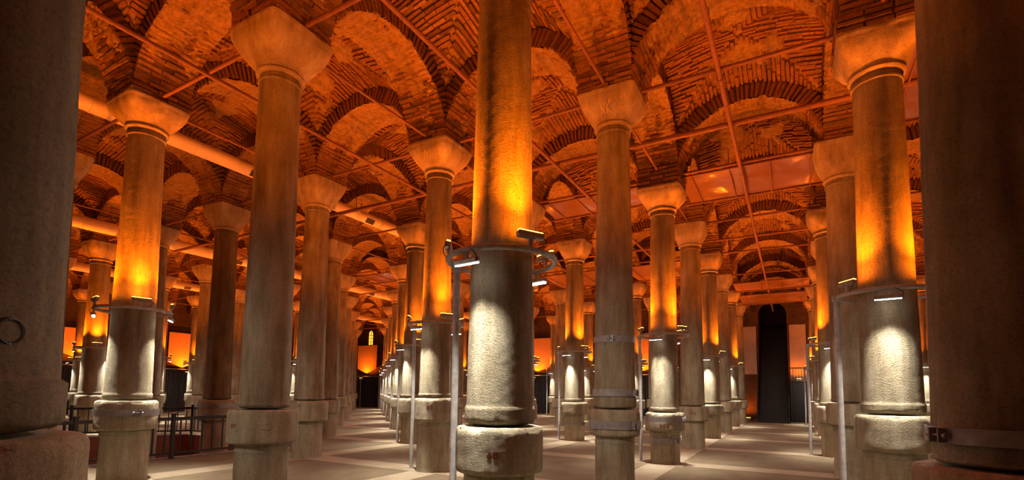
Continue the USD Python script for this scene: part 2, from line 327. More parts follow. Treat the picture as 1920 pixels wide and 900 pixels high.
def web_pieces(seed):
    r = np.random.default_rng(seed + 50); out = []
    us = np.linspace(0, BH, 300); sarc = np.r_[0, np.cumsum(np.hypot(np.diff(us), np.diff(fprof(us))))]
    rows = int(sarc[-1] / PITCH_C)
    for quad in range(4):
        for side in (-1, 1):
            for k in range(rows):
                sc = (k + .5) / rows * sarc[-1]; th = PITCH_C * r.uniform(.52, .70)
                y0, y1 = np.interp([sc - th / 2, sc + th / 2], sarc, us)
                x = y1 + r.uniform(-.05, .05) + .01
                while x < BH - .05:
                    ln = r.uniform(.26, .42); x1 = min(x + ln, BH)
                    if BH - x1 < .1: x1 = BH
                    up = r.uniform(-.008, .042) if r.random() > .05 else -.03
                    c8 = []
                    for yy in (y0, y1):
                        for xx in (x + .01, x1 - .008):
                            for d in (-up, .08):
                                jx, jy = r.uniform(-.008, .008, 2) if d <= .06 else (0, 0)
                                X, Y = xx + jx, side * (yy + jy)
                                g = 1e-3; dfy = (fprof(abs(Y) + g) - fprof(abs(Y) - g)) / (2 * g)
                                nv = np.array([0, -math.copysign(1, Y) * dfy, 1.0]); nv /= np.linalg.norm(nv)
                                c8.append(np.array([X, Y, ZS + fprof(abs(Y)) + dome(X, Y)]) + nv * d)
                    c8 = np.array(c8)
                    for _ in range(quad): c8 = np.stack([-c8[:, 1], c8[:, 0], c8[:, 2]], 1)
                    m = hexa(c8); out.append((c8[:, :2].mean(0), m)); x = x1
    r.shuffle(out); return [m for _, m in out]
def web_plaster(seed):
    n = 110; u = np.linspace(-BH + .02, BH - .02, n); X, Y = np.meshgrid(u, u, indexing='ij'); P3 = np.stack([X, Y, np.full_like(X, seed * 5.3)], -1)
    q = fbm(P3 * 1.3, 3, seed + 21); q2 = fbm(P3 * 11, 3, seed + 23); r2 = np.maximum(abs(X), abs(Y)) / BH
    cover = (q - .63) * 5 + (.55 - r2) * 1.1 + (q2 - .5) * .9
    h = np.where(cover > 0, .035 * np.clip(cover * 2.5, 0, 1) + (q2 - .5) * .03 + .008, -.05)
    v = np.stack([X, Y, wz(X, Y) - h], -1).reshape(-1, 3); m = trimesh.Trimesh(v, grid_faces(n, n), process=False)
    if m.face_normals[0][2] > 0: m.invert()
    return m
def proto(name, pieces, core, plaster, fine):
    p = UsdGeom.Xform.Define(stage, f'/World/prototypes/{name}').GetPrim(); r = np.random.default_rng(len(name))
    part('mortar', core, MORTAR, p, smooth=30)
    if plaster is not None: part('plaster', plaster, PLASTER, p, smooth=True)
    if fine:
        for m in pieces[:300]: part('brick', m, BRICKS[int(r.choice(4, p=[.4, .25, .2, .15]))], p)
        if len(pieces) > 300: tag(part('smaller_bricks', cat_(*pieces[300:]), BRICK_MIX, p), kind='stuff')
    else: tag(part('bricks', cat_(*pieces), BRICK_MIX, p), kind='stuff')
    return p
NV = 2
core_a, core_w = arch_core(), web_core()
for s in range(NV):
    ap, wp, pl = arch_pieces(s), web_pieces(s), arch_plaster(s)
    for fine in (True, False):
        sfx = 'fine' if fine else 'plain'
        proto(f'arch_{sfx}_{s}', ap, core_a, pl, fine); proto(f'web_{sfx}_{s}', wp, core_w, web_plaster(s), fine)
ceil = tag(xf('ceiling'), kind='structure')
def place(name, which, loc, rz):
    x = xf(name, loc, rz, parent=pth(ceil)); x.GetReferences().AddInternalReference(f'/World/prototypes/{which}'); x.SetInstanceable(True)
def in_view(x, y, z, margin=1.15):
    d = np.array([x, y, z - CAM_H]); w = d @ FW
    if w < .5: return False
    return abs(d @ RT / w) < 960 / F_PX * margin and -900 < F_PX * (d @ UPV) / w < 1050
nf = [0, 0]
for i in range(I0, I1 + 1):
    for j in range(J0, J1 + 1):
        x, y = gx(j), gy(i); k = (i * 7 + j * 3) % NV; flip = 180 * ((i + 2 * j) % 2)
        if j < J1 and i > I0 and i < I1:
            d = math.hypot(x + SP / 2, y); fine = d < 13.5 and in_view(x + SP / 2, y, 9.6); nf[0] += fine
            place('brick_arch', f"arch_{'fine' if fine else 'plain'}_{k}", (x + SP / 2, y, 0), flip)
        if i < I1 and j > J0 and j < J1:
            d = math.hypot(x, y + SP / 2); fine = d < 13.5 and in_view(x, y + SP / 2, 9.6); nf[0] += fine
            place('brick_arch', f"arch_{'fine' if fine else 'plain'}_{1 - k}", (x, y + SP / 2, 0), 90 + flip)
        if i < I1 and j < J1:
            d = math.hypot(x + SP / 2, y + SP / 2); fine = d < 12.5 and in_view(x + SP / 2, y + SP / 2, 10.4); nf[1] += fine
            place('vault_web', f"web_{'fine' if fine else 'plain'}_{k}", (x + SP / 2, y + SP / 2, 0), 90 * ((i + j) % 4))
print('fine arches, webs', nf)
part('roof_slab', box(XL - .4, XR + .4, YB - .4, YE + .4, HT, HT + .3), MORTAR, ceil)

# ------------------------------------------------------------------ columns
def capital_mesh(r0, half, h, seed, n=72):
    """Block capital: a circle at the bottom swelling into a square at the top."""
    lv = 22; th = np.linspace(0, 2 * np.pi, n, endpoint=False); V = []
    for k in range(lv + 1):
        t = k / lv
        if t < .90: 
            q = t / .90; w = r0 + (half - r0) * (math.sin(q * math.pi / 2) ** 1.15); p = 2 + 9 * q ** 1.6; z = h * t
        else: w, p, z = half + .012, 11, h * t
        c, s = np.cos(th), np.sin(th); rad = w / (np.abs(c) ** p + np.abs(s) ** p) ** (1 / p)
        V.append(np.stack([rad * c, rad * s, np.full(n, z)], 1))
    V = np.array(V); q = fbm(V * 4.5 + seed, 3, seed); V[..., :2] *= (1 + (q[..., None] - .5) * .05)
    q = fbm(V * 3 + 5, 3, seed + 3); chip = np.clip((q - .60) * 5, 0, 1)[..., None] * np.clip(V[..., 2:] / h * 2 - 1, 0, 1); V[..., :2] *= 1 - chip * .07
    v = V.reshape(-1, 3); f = grid_faces(lv + 1, n, True)
    top = len(v); v = np.vstack([v, [0, 0, h], [0, 0, 0]]); e = (lv) * n
    f = np.vstack([f, [[e + k, e + (k + 1) % n, top] for k in range(n)], [[(k + 1) % n, k, top + 1] for k in range(n)]])
    return trimesh.Trimesh(v, f, process=False)
def strap(r, z, h, az, wide=.012, parent=None):
    a = np.linspace(0, 2 * np.pi, 49)[:-1]; pr = [(r, -h / 2), (r + wide, -h / 2), (r + wide, h / 2), (r, h / 2), (r, -h / 2)]
    m = lathe(pr, 56, 1.0); m.apply_translation((0, 0, z)); s = part('iron_strap', m, IRON, parent, smooth=30)
    lug = []
    for d in (-.045, .045):
        lug.append(T(cbox(.075, .016, h * .92, .003), (r + wide + .03, d, z)))
    lug.append(rod((r + wide + .035, -.09, z), (r + wide + .035, .09, z), .011, 8))
    for d in (-.08, .08): lug.append(rod((r + wide + .035, d - .012, z), (r + wide + .035, d + .012, z), .022, 6))
    part('strap_clamp', T(cat_(*lug), rz=az), IRON, s)
def wrap_text(text, h, az, z, body):
    """Thin lettering laid on the worn surface of a round body."""
    from scipy.spatial import cKDTree
    m = meshkit.text_mesh(text, h, .01).subdivide(); v = m.vertices; w = v[:, 0].max(); b = body.vertices; br = np.hypot(b[:, 0], b[:, 1]); ok = br > .3
    R = float(np.median(br[ok & (abs(b[:, 2] - z) < .15)])); a = az + (v[:, 0] - w / 2) / R
    t_ = cKDTree(b[ok]); dd, k = t_.query(np.stack([R * np.cos(a), R * np.sin(a), z + v[:, 1]], 1), k=4)
    wt = 1 / (dd + 1e-3); rr = (br[ok][k] * wt).sum(1) / wt.sum(1) - .004 + v[:, 2] * .8
    return trimesh.Trimesh(np.stack([rr * np.cos(a), rr * np.sin(a), z + v[:, 1]], 1), m.faces, process=False)
def build_column(root, s):
    """s: rb, rt (shaft radii), neck, top (of the capital), half (of its top), torus, joint, pl0 (bottom of the plinth), rp, rd, straps, fine, mats, seed."""
    f = s.get('fine', False); n, dz = (112, .028) if f else (44, .09); sd = s['seed']
    rb, rt, zn, zj, zt, p0 = s['rb'], s['rt'], s['neck'], s['joint'], s['torus'], s['pl0']; z2 = s.get('foot', 0.0)
    st, ped = s.get('stone', STONE), s.get('ped', STONE_PALE)
    ro = [(0.0, zj + .012), (rb - .10, zj + .012), (rb - .005, zj + .03), (rb + s.get('lip', .018), zj + .06), (rb + s.get('lip', .018), zt - .015), (rb + .004, zt + .004)]
    zz = np.linspace(zt + .02, zn - .2, 12); 
    ro += [(rb + (rt - rb) * ((z - zt) / (zn - zt)) ** .92, z) for z in zz]
    ro += [(rt + .002, zn - .175), (rt + .026, zn - .17), (rt + .032, zn - .15), (rt + .026, zn - .13), (rt + .002, zn - .125), (rt, zn - .04), (rt - .05, zn + .02), (0, zn + .02)]
    part('shaft', lathe(ro, n, dz, amp=.003 if f else .002, freq=12, seed=sd, low=.003, edge=[(zj + .03, .09, .03)]), st, root, smooth=40)
    part('neck_ring', lathe([(rt - .06, zn - .035), (rt + .02, zn - .035), (rt + .055, zn - .02), (rt + .072, zn + .012), (rt + .06, zn + .045), (rt + .02, zn + .06), (rt - .06, zn + .06)], n, dz, amp=.003, seed=sd + 1), CAP_STONE, root, smooth=40)
    cm = capital_mesh(rt + .05, s['half'], s['top'] - zn - .05, sd); cm.apply_translation((0, 0, zn + .05)); cp = part('capital', cm, s.get('cap', CAP_STONE), root, smooth=45)
    if s['top'] < ZS - .02:                                      # brick courses between a low capital and the springing
        z, k, bp = s['top'], 0, part('brick_pier', box(-PH + .03, PH - .03, -PH + .03, PH - .03, s['top'], ZS + .02), MORTAR, root)
        r = np.random.default_rng(sd)
        while z < ZS - .02:
            h = min(PITCH_C * r.uniform(.55, .7), ZS - z + .02); q = 3
            for a in range(4):
                for w in range(q):
                    c = [(w - 1) * 2 * PH / q + r.uniform(-.02, .02), -PH + .055 - r.uniform(-.012, .02)]
                    b = T(cbox(2 * PH / q - .02, .12, h, .006), (c[0], c[1], z + h / 2), rz=0)
                    part('brick', T(b, rz=a * math.pi / 2), BRICKS[int(r.integers(4))], bp)
            z += PITCH_C
    e = .05
    rp, rd = s['rp'], s['rd']
    pl = [(0, p0), (rd - .02, p0), (rp - e, p0 + .004), (rp - e * .3, p0 + e * .3), (rp, p0 + e), (rp + s.get('bulge', 0), (p0 + zj) / 2), (rp, zj - e), (rp - e * .3, zj - e * .3), (rp - e, zj - .002), (rb - .12, zj - .004), (0, zj - .004)]
    pmesh = lathe(pl, n, dz if f else .06, amp=.005, freq=8, seed=sd + 2, low=.006, edge=[(zj - .02, .08, .04), (p0 + .02, .05, .012)])
    pm = part('plinth', pmesh, ped, root, smooth=40)
    part('pedestal_drum', lathe([(0, z2), (rd + .005, z2), (rd, z2 + .05), (rd, p0 - .16), (rd + .012, p0 - .145), (rd + .012, p0 - .11), (rd, p0 - .10), (rd, p0 + .003), (0, p0 + .003)], n, dz if f else .12, amp=.005, freq=7, seed=sd + 3, low=.01), ped, root, smooth=40)
    for (r, z, h, az) in s.get('straps', ()): strap(r, z, h, az, parent=root)
    for (txt, h, r, az, z) in s.get('ink', ()): part('painted_number', wrap_text(txt, h, az, z, pmesh), INK, pm)
    return cp, pm

def cam_az(x, y): return math.atan2(-y, -x)
D = math.radians
DEF = dict(rb=.43, rt=.365, neck=7.7, top=8.5, half=.61, torus=1.78, joint=1.66, pl0=1.1, rp=.54, rd=.42)
SPEC = {}
def spec(i, j, label, short, dx=0.0, dy=0.0, **k): SPEC[(i, j)] = dict(DEF, label=label, short=short, dx=dx, dy=dy, seed=abs(i * 31 + j * 17) + 3, **k) if not (set(k) & set(DEF)) else {**DEF, **dict(label=label, short=short, dx=dx, dy=dy, seed=abs(i * 31 + j * 17) + 3), **k}
A0 = cam_az(gx(0), gy(0)); A10 = cam_az(gx(0), gy(1)); A20 = cam_az(gx(0), gy(2)); A30 = cam_az(gx(0), gy(3))
spec(0, 0, 'massive lamp-ringed stone column on a plinth painted 68, white light on its lower shaft', 'the massive front column painted 68', fine=True, rb=.435, rt=.35, torus=1.84, joint=1.60, pl0=1.02, rp=.555, rd=.45,
     ink=[('68', .085, .555, A0 - D(9), 1.24)], half=.63)
spec(1, 0, 'unlit stone column with two iron straps on its shaft and a monogram carved in its capital', 'the monogram column', fine=True, rb=.435, rt=.345, neck=7.83, half=.625, torus=1.93, joint=1.69, pl0=1.13, rp=.52, rd=.41,
     straps=[(.425, 3.15, .13, A10 - D(8)), (.45, 2.03, .15, A10 + D(62)), (.535, 1.37, .17, A10 + D(45))])
spec(2, 0, 'lamp-ringed stone column with straps on plinth and drum, painted number 100', 'the strapped lit column painted 100', fine=True, rb=.405, rt=.35, neck=7.52, top=8.15, half=.63, torus=1.61, joint=1.47, pl0=.92, rp=.555, rd=.415,
     straps=[(.572, 1.28, .13, A20 + D(60)), (.43, .675, .13, A20 + D(45))], ink=[('100', .10, .56, A20 - D(2), 1.06)])
spec(3, 0, 'unlit stone column with the number 86 painted on its plinth', 'the plain column painted 86', torus=1.65, joint=1.55, pl0=1.0, ink=[('86', .12, .545, A30, 1.25)], rp=.56)
spec(4, 0, 'lamp-ringed stone column with one iron strap high on its plinth, behind the column painted 86', 'the lit column behind number 86', torus=1.66, joint=1.54, pl0=1.05, straps=[(.56, 1.40, .12, 0)], rp=.55)
spec(1, 1, 'lamp-ringed stone column with a pitted, brightly lit lower shaft and broad plain plinth', 'the bright pitted column', fine=True, rb=.43, rt=.355, neck=7.58, top=8.22, half=.59, torus=1.91, joint=1.72, pl0=1.13, rp=.54, rd=.42, dx=-.05)
spec(0, 1, 'dark unlit foreground column with a flat iron strap near its foot and reddish plinth', 'the dark strapped foreground column', fine=True, rb=.455, rt=.38, torus=1.52, joint=1.46, pl0=.9, rp=.60, rd=.5, stone=STONE, ped=STONE_RED,
     straps=[(.485, 1.72, .13, D(208))])
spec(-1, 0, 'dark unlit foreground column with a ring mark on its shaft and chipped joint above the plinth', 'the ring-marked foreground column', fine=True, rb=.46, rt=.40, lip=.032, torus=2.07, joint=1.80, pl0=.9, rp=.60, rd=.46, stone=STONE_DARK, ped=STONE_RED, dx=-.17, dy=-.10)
spec(0, -1, 'unlit smooth stone column with an arrow carved into its plinth', 'the arrow-plinth column', fine=True, rb=.405, rt=.35, neck=7.72, half=.655, torus=1.79, joint=1.68, pl0=1.10, rp=.565, rd=.425, ink=[('89', .07, .565, cam_az(gx(-1), gy(0)) - D(52), 1.38)])
spec(0, -2, 'lamp-ringed stone column beside the railing, one iron strap around its plinth', 'the column beside the railing', fine=True, rb=.435, rt=.355, neck=7.9, half=.62, torus=1.89, joint=1.74, pl0=1.1, rp=.57, rd=.45, straps=[(.585, 1.48, .14, cam_az(gx(-2), gy(0)) + D(18))])
spec(1, -2, 'unlit brown stone column with the number 34 on its plinth', 'the plain brown column painted 34', rt=.345, neck=7.7, half=.61, torus=1.77, joint=1.68, pl0=1.06, rp=.56, ink=[('34', .09, .57, cam_az(gx(-2), gy(1)) - D(30), 1.5)], fine=True)
spec(1, -1, 'lamp-ringed stone column with capital carved YN and plinth painted 85', 'the YN-carved lit column painted 85', fine=True, rb=.40, rt=.33, neck=7.77, half=.64, torus=1.95, joint=1.84, pl0=1.24, rp=.50, rd=.42, ink=[('85', .11, .50, cam_az(gx(-1), gy(1)) - D(14), 1.56)])
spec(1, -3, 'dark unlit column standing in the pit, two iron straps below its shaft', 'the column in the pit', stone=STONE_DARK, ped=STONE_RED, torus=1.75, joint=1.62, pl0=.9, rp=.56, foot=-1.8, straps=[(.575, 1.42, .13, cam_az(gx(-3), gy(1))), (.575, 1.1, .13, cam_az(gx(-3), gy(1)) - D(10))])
spec(2, -2, 'lamp-ringed stone column just beyond the column painted 85', 'the lit column beyond number 85', neck=7.64, torus=1.85, joint=1.72, pl0=1.1)
spec(2, -3, 'unlit stone column just beyond the column painted 34', 'the unlit column beyond number 34', torus=1.7, joint=1.58, pl0=1.0)
spec(3, -1, 'lamp-ringed stone column with one strap on its drum, between the column painted 68 and the monogram column', 'the lit column with strapped drum', neck=7.66, torus=1.75, joint=1.6, pl0=1.1, rp=.56, straps=[(.43, .72, .13, cam_az(gx(-1), gy(3)) + D(50))])
spec(4, -1, 'unlit stone column partly behind the monogram column', 'the unlit column behind the monogram column')
spec(2, -1, 'unlit stone column hidden mostly behind the column painted 68', 'the unlit column behind number 68')
spec(2, 1, 'unlit stone column with broad plinth partly behind the bright pitted column', 'the unlit column behind the bright pitted column', torus=1.93, joint=1.83, pl0=1.27, dx=-.2, rp=.56, neck=7.6)
spec(3, 1, 'lamp-ringed stone column beyond the bright pitted column, at the aisle edge', 'the lit column beyond the bright pitted column', dx=-.27, neck=7.55, top=8.3)
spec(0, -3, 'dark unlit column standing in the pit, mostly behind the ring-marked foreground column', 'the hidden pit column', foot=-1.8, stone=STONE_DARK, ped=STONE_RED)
spec(1, -4, 'unlit column standing in the pit, mostly behind the column beside the railing', 'the shaded pit column', foot=-1.8, neck=7.75)
spec(1, -5, 'lamp-ringed stone column beyond the pit railing, seen between the ring-marked column and the column beside the railing', 'the lit column beyond the pit', neck=7.7, rb=.45, half=.62)
spec(0, 2, 'lamp-ringed stone column standing beside the dark strapped foreground column, past the right edge', 'the column past the right edge')
spec(-1, -1, 'lamp-ringed stone column standing past the left edge, beside the ring-marked foreground column', 'the column past the left edge')

def exists(i, j):
    if (i, j) in SPEC: return True
    if not (I0 < i < I1 and J0 < j < J1): return False
    return in_view(gx(j), gy(i), 4.0, 1.06)
LIT = {}
generic = {}
col_prims = {}
GL = dict(label=('distant stone column ringed with lamps, deep in the hall', 'distant plain stone column without lamps, deep in the hall'), group=('distant columns with lamp rings', 'distant columns without lamps'))
order = sorted([(i, j) for i in range(I0 + 1, I1) for j in range(J0 + 1, J1) if exists(i, j)], key=lambda k: math.hypot(gx(k[1]), gy(k[0])))
ORD = ['first', 'second', 'third', 'fourth', 'fifth', 'sixth', 'seventh']
NAMED = {(k, -k): f'{ORD[k - 1]} stone column from the camera on the lit row of the banner aisle' for k in range(3, 8)}
NAMED.update({(k, -k - 1): f'{ORD[k - 1]} stone column from the camera on the unlit row of the banner aisle' for k in range(3, 7)})
NAMED.update({(k, 0): f'{ORD[k - 1]} stone column towards the staircase, on the row of the monogram column' for k in range(5, 8)})
NAMED.update({(k, 1): f'{ORD[k - 1]} stone column towards the staircase, on the row of the bright pitted column' for k in range(4, 8)})
def in_pit(x, y):
    from shapely.geometry import Point
    return PITPOLY.contains(Point(x, y))
for (i, j) in order:
    lit = (i + j) % 2 == 0 and (i, j) not in ((1, -3),)
    s = SPEC.get((i, j)); x, y = gx(j), gy(i)
    nm = NAMED.get((i, j))
    if s:
        x, y = x + s['dx'], y + s['dy']
        t = thing('column', s['label'], 'column', (x, y, 0)); cp, pm = build_column(t, s); col_prims[(i, j)] = (t, cp, pm)
    else:
        pitted = in_pit(x, y); key = (('pit',) if pitted else ()) + ((i * 5 + j * 3) % 4,); g = 0 if lit else 1
        rot = 90.0 * ((i * 3 + j) % 4)
        if pitted: lab, grp = 'distant stone column rising from the pit behind the railing', 'columns in the pit'
        else: lab, grp = GL['label'][g], GL['group'][g]
        if nm: lab, grp = nm + (', ringed with lamps' if lit else ', without lamps'), None
        t = thing('column', lab, 'column', (x, y, 0), rot, group=grp)
        if key not in generic:
            q = np.random.default_rng(11 + sum(map(ord, str(key))))
            sp = dict(DEF, seed=int(q.integers(1000)), neck=7.7 + q.uniform(-.08, .08), torus=1.75 + q.uniform(-.05, .1), joint=1.62, pl0=1.05 + q.uniform(-.08, .08), rp=.54 + q.uniform(-.02, .03), rb=.43, rt=.36, foot=-1.8 if pitted else 0.0)
            build_column(t, sp); generic[key] = t
        else:
            t.GetReferences().AddInternalReference(generic[key].GetPath()); t.SetInstanceable(True)
    if lit: LIT[(i, j)] = (x, y)

# carvings
def carve_capital(i, j, pts_list, face_az, z, size):
    """Raised line letters on a capital's face, as strokes."""
    t, cp, pm = col_prims[(i, j)]; ms = []
    s = SPEC[(i, j)]
    for stroke in pts_list:
        P3 = []
        for (u, v) in np.asarray(stroke) * size:
            zz = z + v; q = min(max((zz - s['neck'] - .05) / (s['top'] - s['neck'] - .05) / .9, 0), 1); w = s['rt'] + .05 + (s['half'] - s['rt'] - .05) * math.sin(q * math.pi / 2) ** 1.15
            p = 2 + 9 * q ** 1.6; ang = math.atan2(u, w); r = w / (abs(math.cos(ang)) ** p + abs(math.sin(ang)) ** p) ** (1 / p)
            P3.append([r * math.cos(ang + face_az) * 1.004, r * math.sin(ang + face_az) * 1.004, zz])
        ms.append(tube(P3, .012, 6))
    part('carved_monogram', cat_(*ms), CARVED, cp, smooth=40, label='shallow monogram carved in the capital')
MONO = [[(-.5, 0), (-.5, 1)], [(-.5, 1), (-.2, 0)], [(-.2, 0), (-.2, 1)], [(.12, 0), (.12, 1)], [(.12, .5), (.5, 0)], [(.12, .5), (.42, .85), (.42, 1.2)], [(.42, .85), (.65, 1.2)]]
carve_capital(1, 0, MONO, -math.pi / 2, 8.0, .2)
carve_capital(1, -1, [[(-.7, 1.1), (-.45, .6)], [(-.2, 1.1), (-.45, .6)], [(-.45, .6), (-.45, 0)], [(.1, 0), (.1, 1)], [(.1, 1), (.5, 0)], [(.5, 0), (.5, 1)]], -math.pi / 2, 8.05, .18)
t, cp, pm = col_prims[(0, -1)]; aa = cam_az(gx(-1), gy(0)); ms = []
for st in ([(-.02, -.03), (.10, -.03), (.10, .04)], [(.17, .05), (.30, -.01), (.16, -.08)], [(-.10, .06), (.06, .06)]):
    ms.append(tube([[.568 * math.cos(aa + u / .565), .568 * math.sin(aa + u / .565), 1.40 + v] for u, v in st], .008, 6))
part('carved_arrow', cat_(*ms), CARVED, pm, label='arrow mark carved in the plinth')
t, cp, pm = col_prims[(-1, 0)]; aa = cam_az(gx(0), gy(-1)) 
RING_MARK = (D(19), 2.28)
a = np.linspace(0, 2 * np.pi, 25)[:-1]
part('ring_mark', tube([[(.450) * math.cos(RING_MARK[0] + .055 * math.cos(q) / .45), .450 * math.sin(RING_MARK[0] + .055 * math.cos(q) / .45), RING_MARK[1] + .055 * math.sin(q)] for q in a], .012, 6, closed=True), RAIL, t, label='dark ring-shaped mark on the shaft')

# ------------------------------------------------------------------ lamp rings on poles
RZ, RR = 3.74, .70
def lamp(stand, az, orange, n_beams, lod):
    """A bar lamp on the ring: housing > led strip, bracket, cable; its beams beside it."""
    c, s = math.cos(az), math.sin(az); rot = az
    if orange:
        body = T(cbox(.085, .37, .075, .012), (0, 0, 0)); strip_ = T(cbox(.05, .345, .022, .004), (0, 0, .046)); zc, tilt = RZ + .17, -.16
        brk = cat_(T(cbox(.03, .05, .10, .004), (0, 0, -.085)), T(cbox(.05, .09, .012, .002), (0, 0, -.04)))
    else:
        body = T(cbox(.085, .37, .06, .012), (0, 0, .01)); strip_ = T(cbox(.055, .35, .022, .004), (0, 0, -.028)); zc, tilt = RZ - .155, .22
        brk = cat_(T(cbox(.03, .05, .09, .004), (0, 0, .085)), T(cbox(.05, .09, .012, .002), (0, 0, .045)))
    def put(m): 
        return T(T(m, ry=tilt), (RR * c, RR * s, zc), rz=0) if False else T(T(T(m, ry=tilt), rz=rot), (RR * c, RR * s, zc))
    h = part('orange_lamp' if orange else 'white_lamp', put(body), HOUSING, stand)
    part('led_strip', put(strip_), LED_ORANGE if orange else LED_WHITE, h)
    part('bracket', T(T(brk, rz=rot), (RR * c, RR * s, zc)), GREY, h)
    if lod:
        q = np.linspace(0, 1, 9); pts = [[.05 * math.sin(u * 3.1) + .01, .19 + .05 * math.sin(u * math.pi) - .12 * u, (.0 if orange else .0) + (-.17 * u if orange else .15 * u)] for u in q]
        part('cable', T(T(tube(pts, .006, 5), rz=rot), (RR * c, RR * s, zc)), CABLE, h)
    n_ = np.array([-c, -s, 0]); tg = np.array([-s, c, 0])
    for b in range(n_beams):
        off = ((b + .5) / n_beams - .5) * .30
        base_ = np.array([RR * c, RR * s, zc]) + tg * off
        if orange:
            spot(stand, base_ + [0, 0, .085] - n_ * .05, np.array([0, 0, 1.0]) + n_ * .17 + tg * off * (1.5 if n_beams > 1 else 0), ORANGE, ORANGE_POWER / n_beams, 44)
        else:
            spot(stand, base_ + [0, 0, -.07] + n_ * .02, np.array([0, 0, -1.0]) + n_ * .08 + tg * off * (2.4 if n_beams > 1 else 0), WHITE, WHITE_POWER / n_beams, 33)
    if not orange: spot(stand, np.array([RR * c, RR * s, zc - .07]) - n_ * .04, np.array([0, 0, -1.0]) - n_ * .18, WHITE, WHITE_POOL_POWER, 36)
    if not orange: spot(stand, np.array([RR * c, RR * s, zc - .07]) - n_ * .03, np.array([0, 0, -1.0]) - n_ * .75, WHITE, WHITE_WIDE_POWER, 82)
    if orange:
        if lod: spot(stand, np.array([RR * c, RR * s, zc + .085]) - n_ * .06, np.array([0, 0, 1.0]) + n_ * .5, ORANGE, ORANGE_NEAR_POWER, 85)
        spot(stand, np.array([RR * c, RR * s, zc + .085]) - n_ * .02, np.array([0, 0, 1.0]) - n_ * .28, ORANGE, ORANGE_WIDE_POWER, 70)
def make_stand(key, x, y):
    i, j = key; s = SPEC.get(key); d = math.hypot(x, y); near = d < 16
    if s: lab, grp = f"grey lamp ring on a pole around {s['short']}", None
    elif key in NAMED: lab, grp = 'lamp ring around the ' + NAMED[key].replace('stone ', '').replace(' from the camera', '').replace(' towards the staircase,', ''), None
    else: lab, grp = 'small distant lamp ring around a far column', 'distant lamp rings'
    t = thing('lamp_ring', lab, 'lamp', (x, y, 0), group=grp)
    B = (i <= 1 and j <= -2)
    oz, wz_, pa = ((-14, -100, 67), (-113, 55), 150) if B else ((-30, -147, 60), (-97, 76), 180)
    n = 64 if near else 32; a = np.linspace(0, 2 * np.pi, n + 1)[:-1]
    part('ring_tube', tube(np.stack([RR * np.cos(a), RR * np.sin(a), np.full(n, RZ)], 1), .038, 12 if near else 8, closed=True), GREY, t, smooth=40)
    px, py = (RR + .02) * math.cos(D(pa)), (RR + .02) * math.sin(D(pa))
    z0 = -1.8 if in_pit(x + px, y + py) else 0.0
    part('pole', cat_(rod((px, py, z0), (px, py, RZ - .02), .047, 16), rod((px, py, z0), (px, py, z0 + .015), .10, 16)), GREY, t, smooth=40)
    part('clamp', T(cbox(.13, .12, .11, .02), (px, py, RZ - .01), rz=D(pa)), GREY, t)
    nb = 3 if d < 12 else (2 if d < 18 else 1)
    for z in oz: lamp(t, D(z), True, nb, near)
    for z in wz_: lamp(t, D(z), False, nb, near)
for key, (x, y) in LIT.items(): make_stand(key, x, y)

# ------------------------------------------------------------------ tie rods between the capitals
def short(i, j): return SPEC[(i, j)]['short'] if (i, j) in SPEC else None
TZ = 8.58
for i in range(I0 + 1, I1):
    for j in range(J0 + 1, J1):
        for (a, b, ax) in (((i, j), (i, j + 1), 0), ((i, j), (i + 1, j), 1)):
            if b[1] >= J1 or b[0] >= I1: continue
            if not (exists(*a) and exists(*b)): continue
            p, q = np.array([gx(a[1]), gy(a[0])]), np.array([gx(b[1]), gy(b[0])]); m = (p + q) / 2
            if not in_view(m[0], m[1], TZ, 1.1): continue
            if ax == 1 and (i + j * 2) % 3 == 0 and a not in ((1, 0), (0, 0)): continue
            u = (q - p) / SP; z = TZ + float(rng.uniform(-.03, .05))
            m1 = rod((*(p + u * .65), z), (*(q - u * .65), z + float(rng.uniform(-.05, .05))), .042 if ax == 0 else .034, 10)
            sa, sb = short(*a), short(*b); d = np.linalg.norm(m)
            if sa and sb and d < 20: lab, g = f'rust-red tie rod from {sa} to {sb}', None
            else: lab, g = 'thin rust-red tie rod between far capitals', 'distant tie rods'
            if lab and len(lab.split()) > 16: lab = ' '.join(lab.replace('rust-red ', '').replace('the ', '').split()[:16])
            tag(part('tie_rod', m1, ROD, smooth=40), lab, 'tie rod', g)
# long pipes hung at mid-bay
def pipe(a, b, r, label, step=SP, group=None):
    a, b = np.asarray(a, float), np.asarray(b, float); n = max(1, int(np.linalg.norm(b - a) / step)); t = thing('ceiling_pipe', label, 'pipe', group=group)
    part('pipe', rod(a, b, r, 14), ROD, t, smooth=40)
    for k in range(n):
        p = a + (b - a) * (k + .5) / n; d = (b - a) / np.linalg.norm(b - a)
        part('pipe_joint', rod(p - d * .035, p + d * .035, r + .012, 12), ROD, t, smooth=40)
        part('clamp', cat_(rod(p + [0, 0, -r], p + [0, 0, r + .10], .012, 6), T(cbox(.06, .06, .02, .004), p + [0, 0, r + .1])), CABLE, t)
pipe((gx(0) + 2.2, 3.0, 8.47), (gx(0) + 2.2, YE - .5, 8.47), .05, 'long rust-red ceiling pipe down the aisle towards the dark staircase')
pipe((gx(-1) + 2.4, 1.0, 8.45), (gx(-1) + 2.4, 24, 8.5), .045, 'rust-red ceiling pipe passing just behind the column painted 68')
pipe((gx(-2) + 2.4, 1.0, 8.58), (gx(-2) + 2.4, 26, 8.58), .045, 'rust-red ceiling pipe passing behind the arrow-plinth column')
pipe((-26, gy(1) + 2.4, 8.62), (14, gy(1) + 2.4, 8.57), .065, 'thick rust-red cross pipe behind the monogram column')
pipe((-30, gy(3) + 2.3, 8.5), (8, gy(3) + 2.3, 8.5), .045, 'thin cross pipe just beyond the column painted 86')
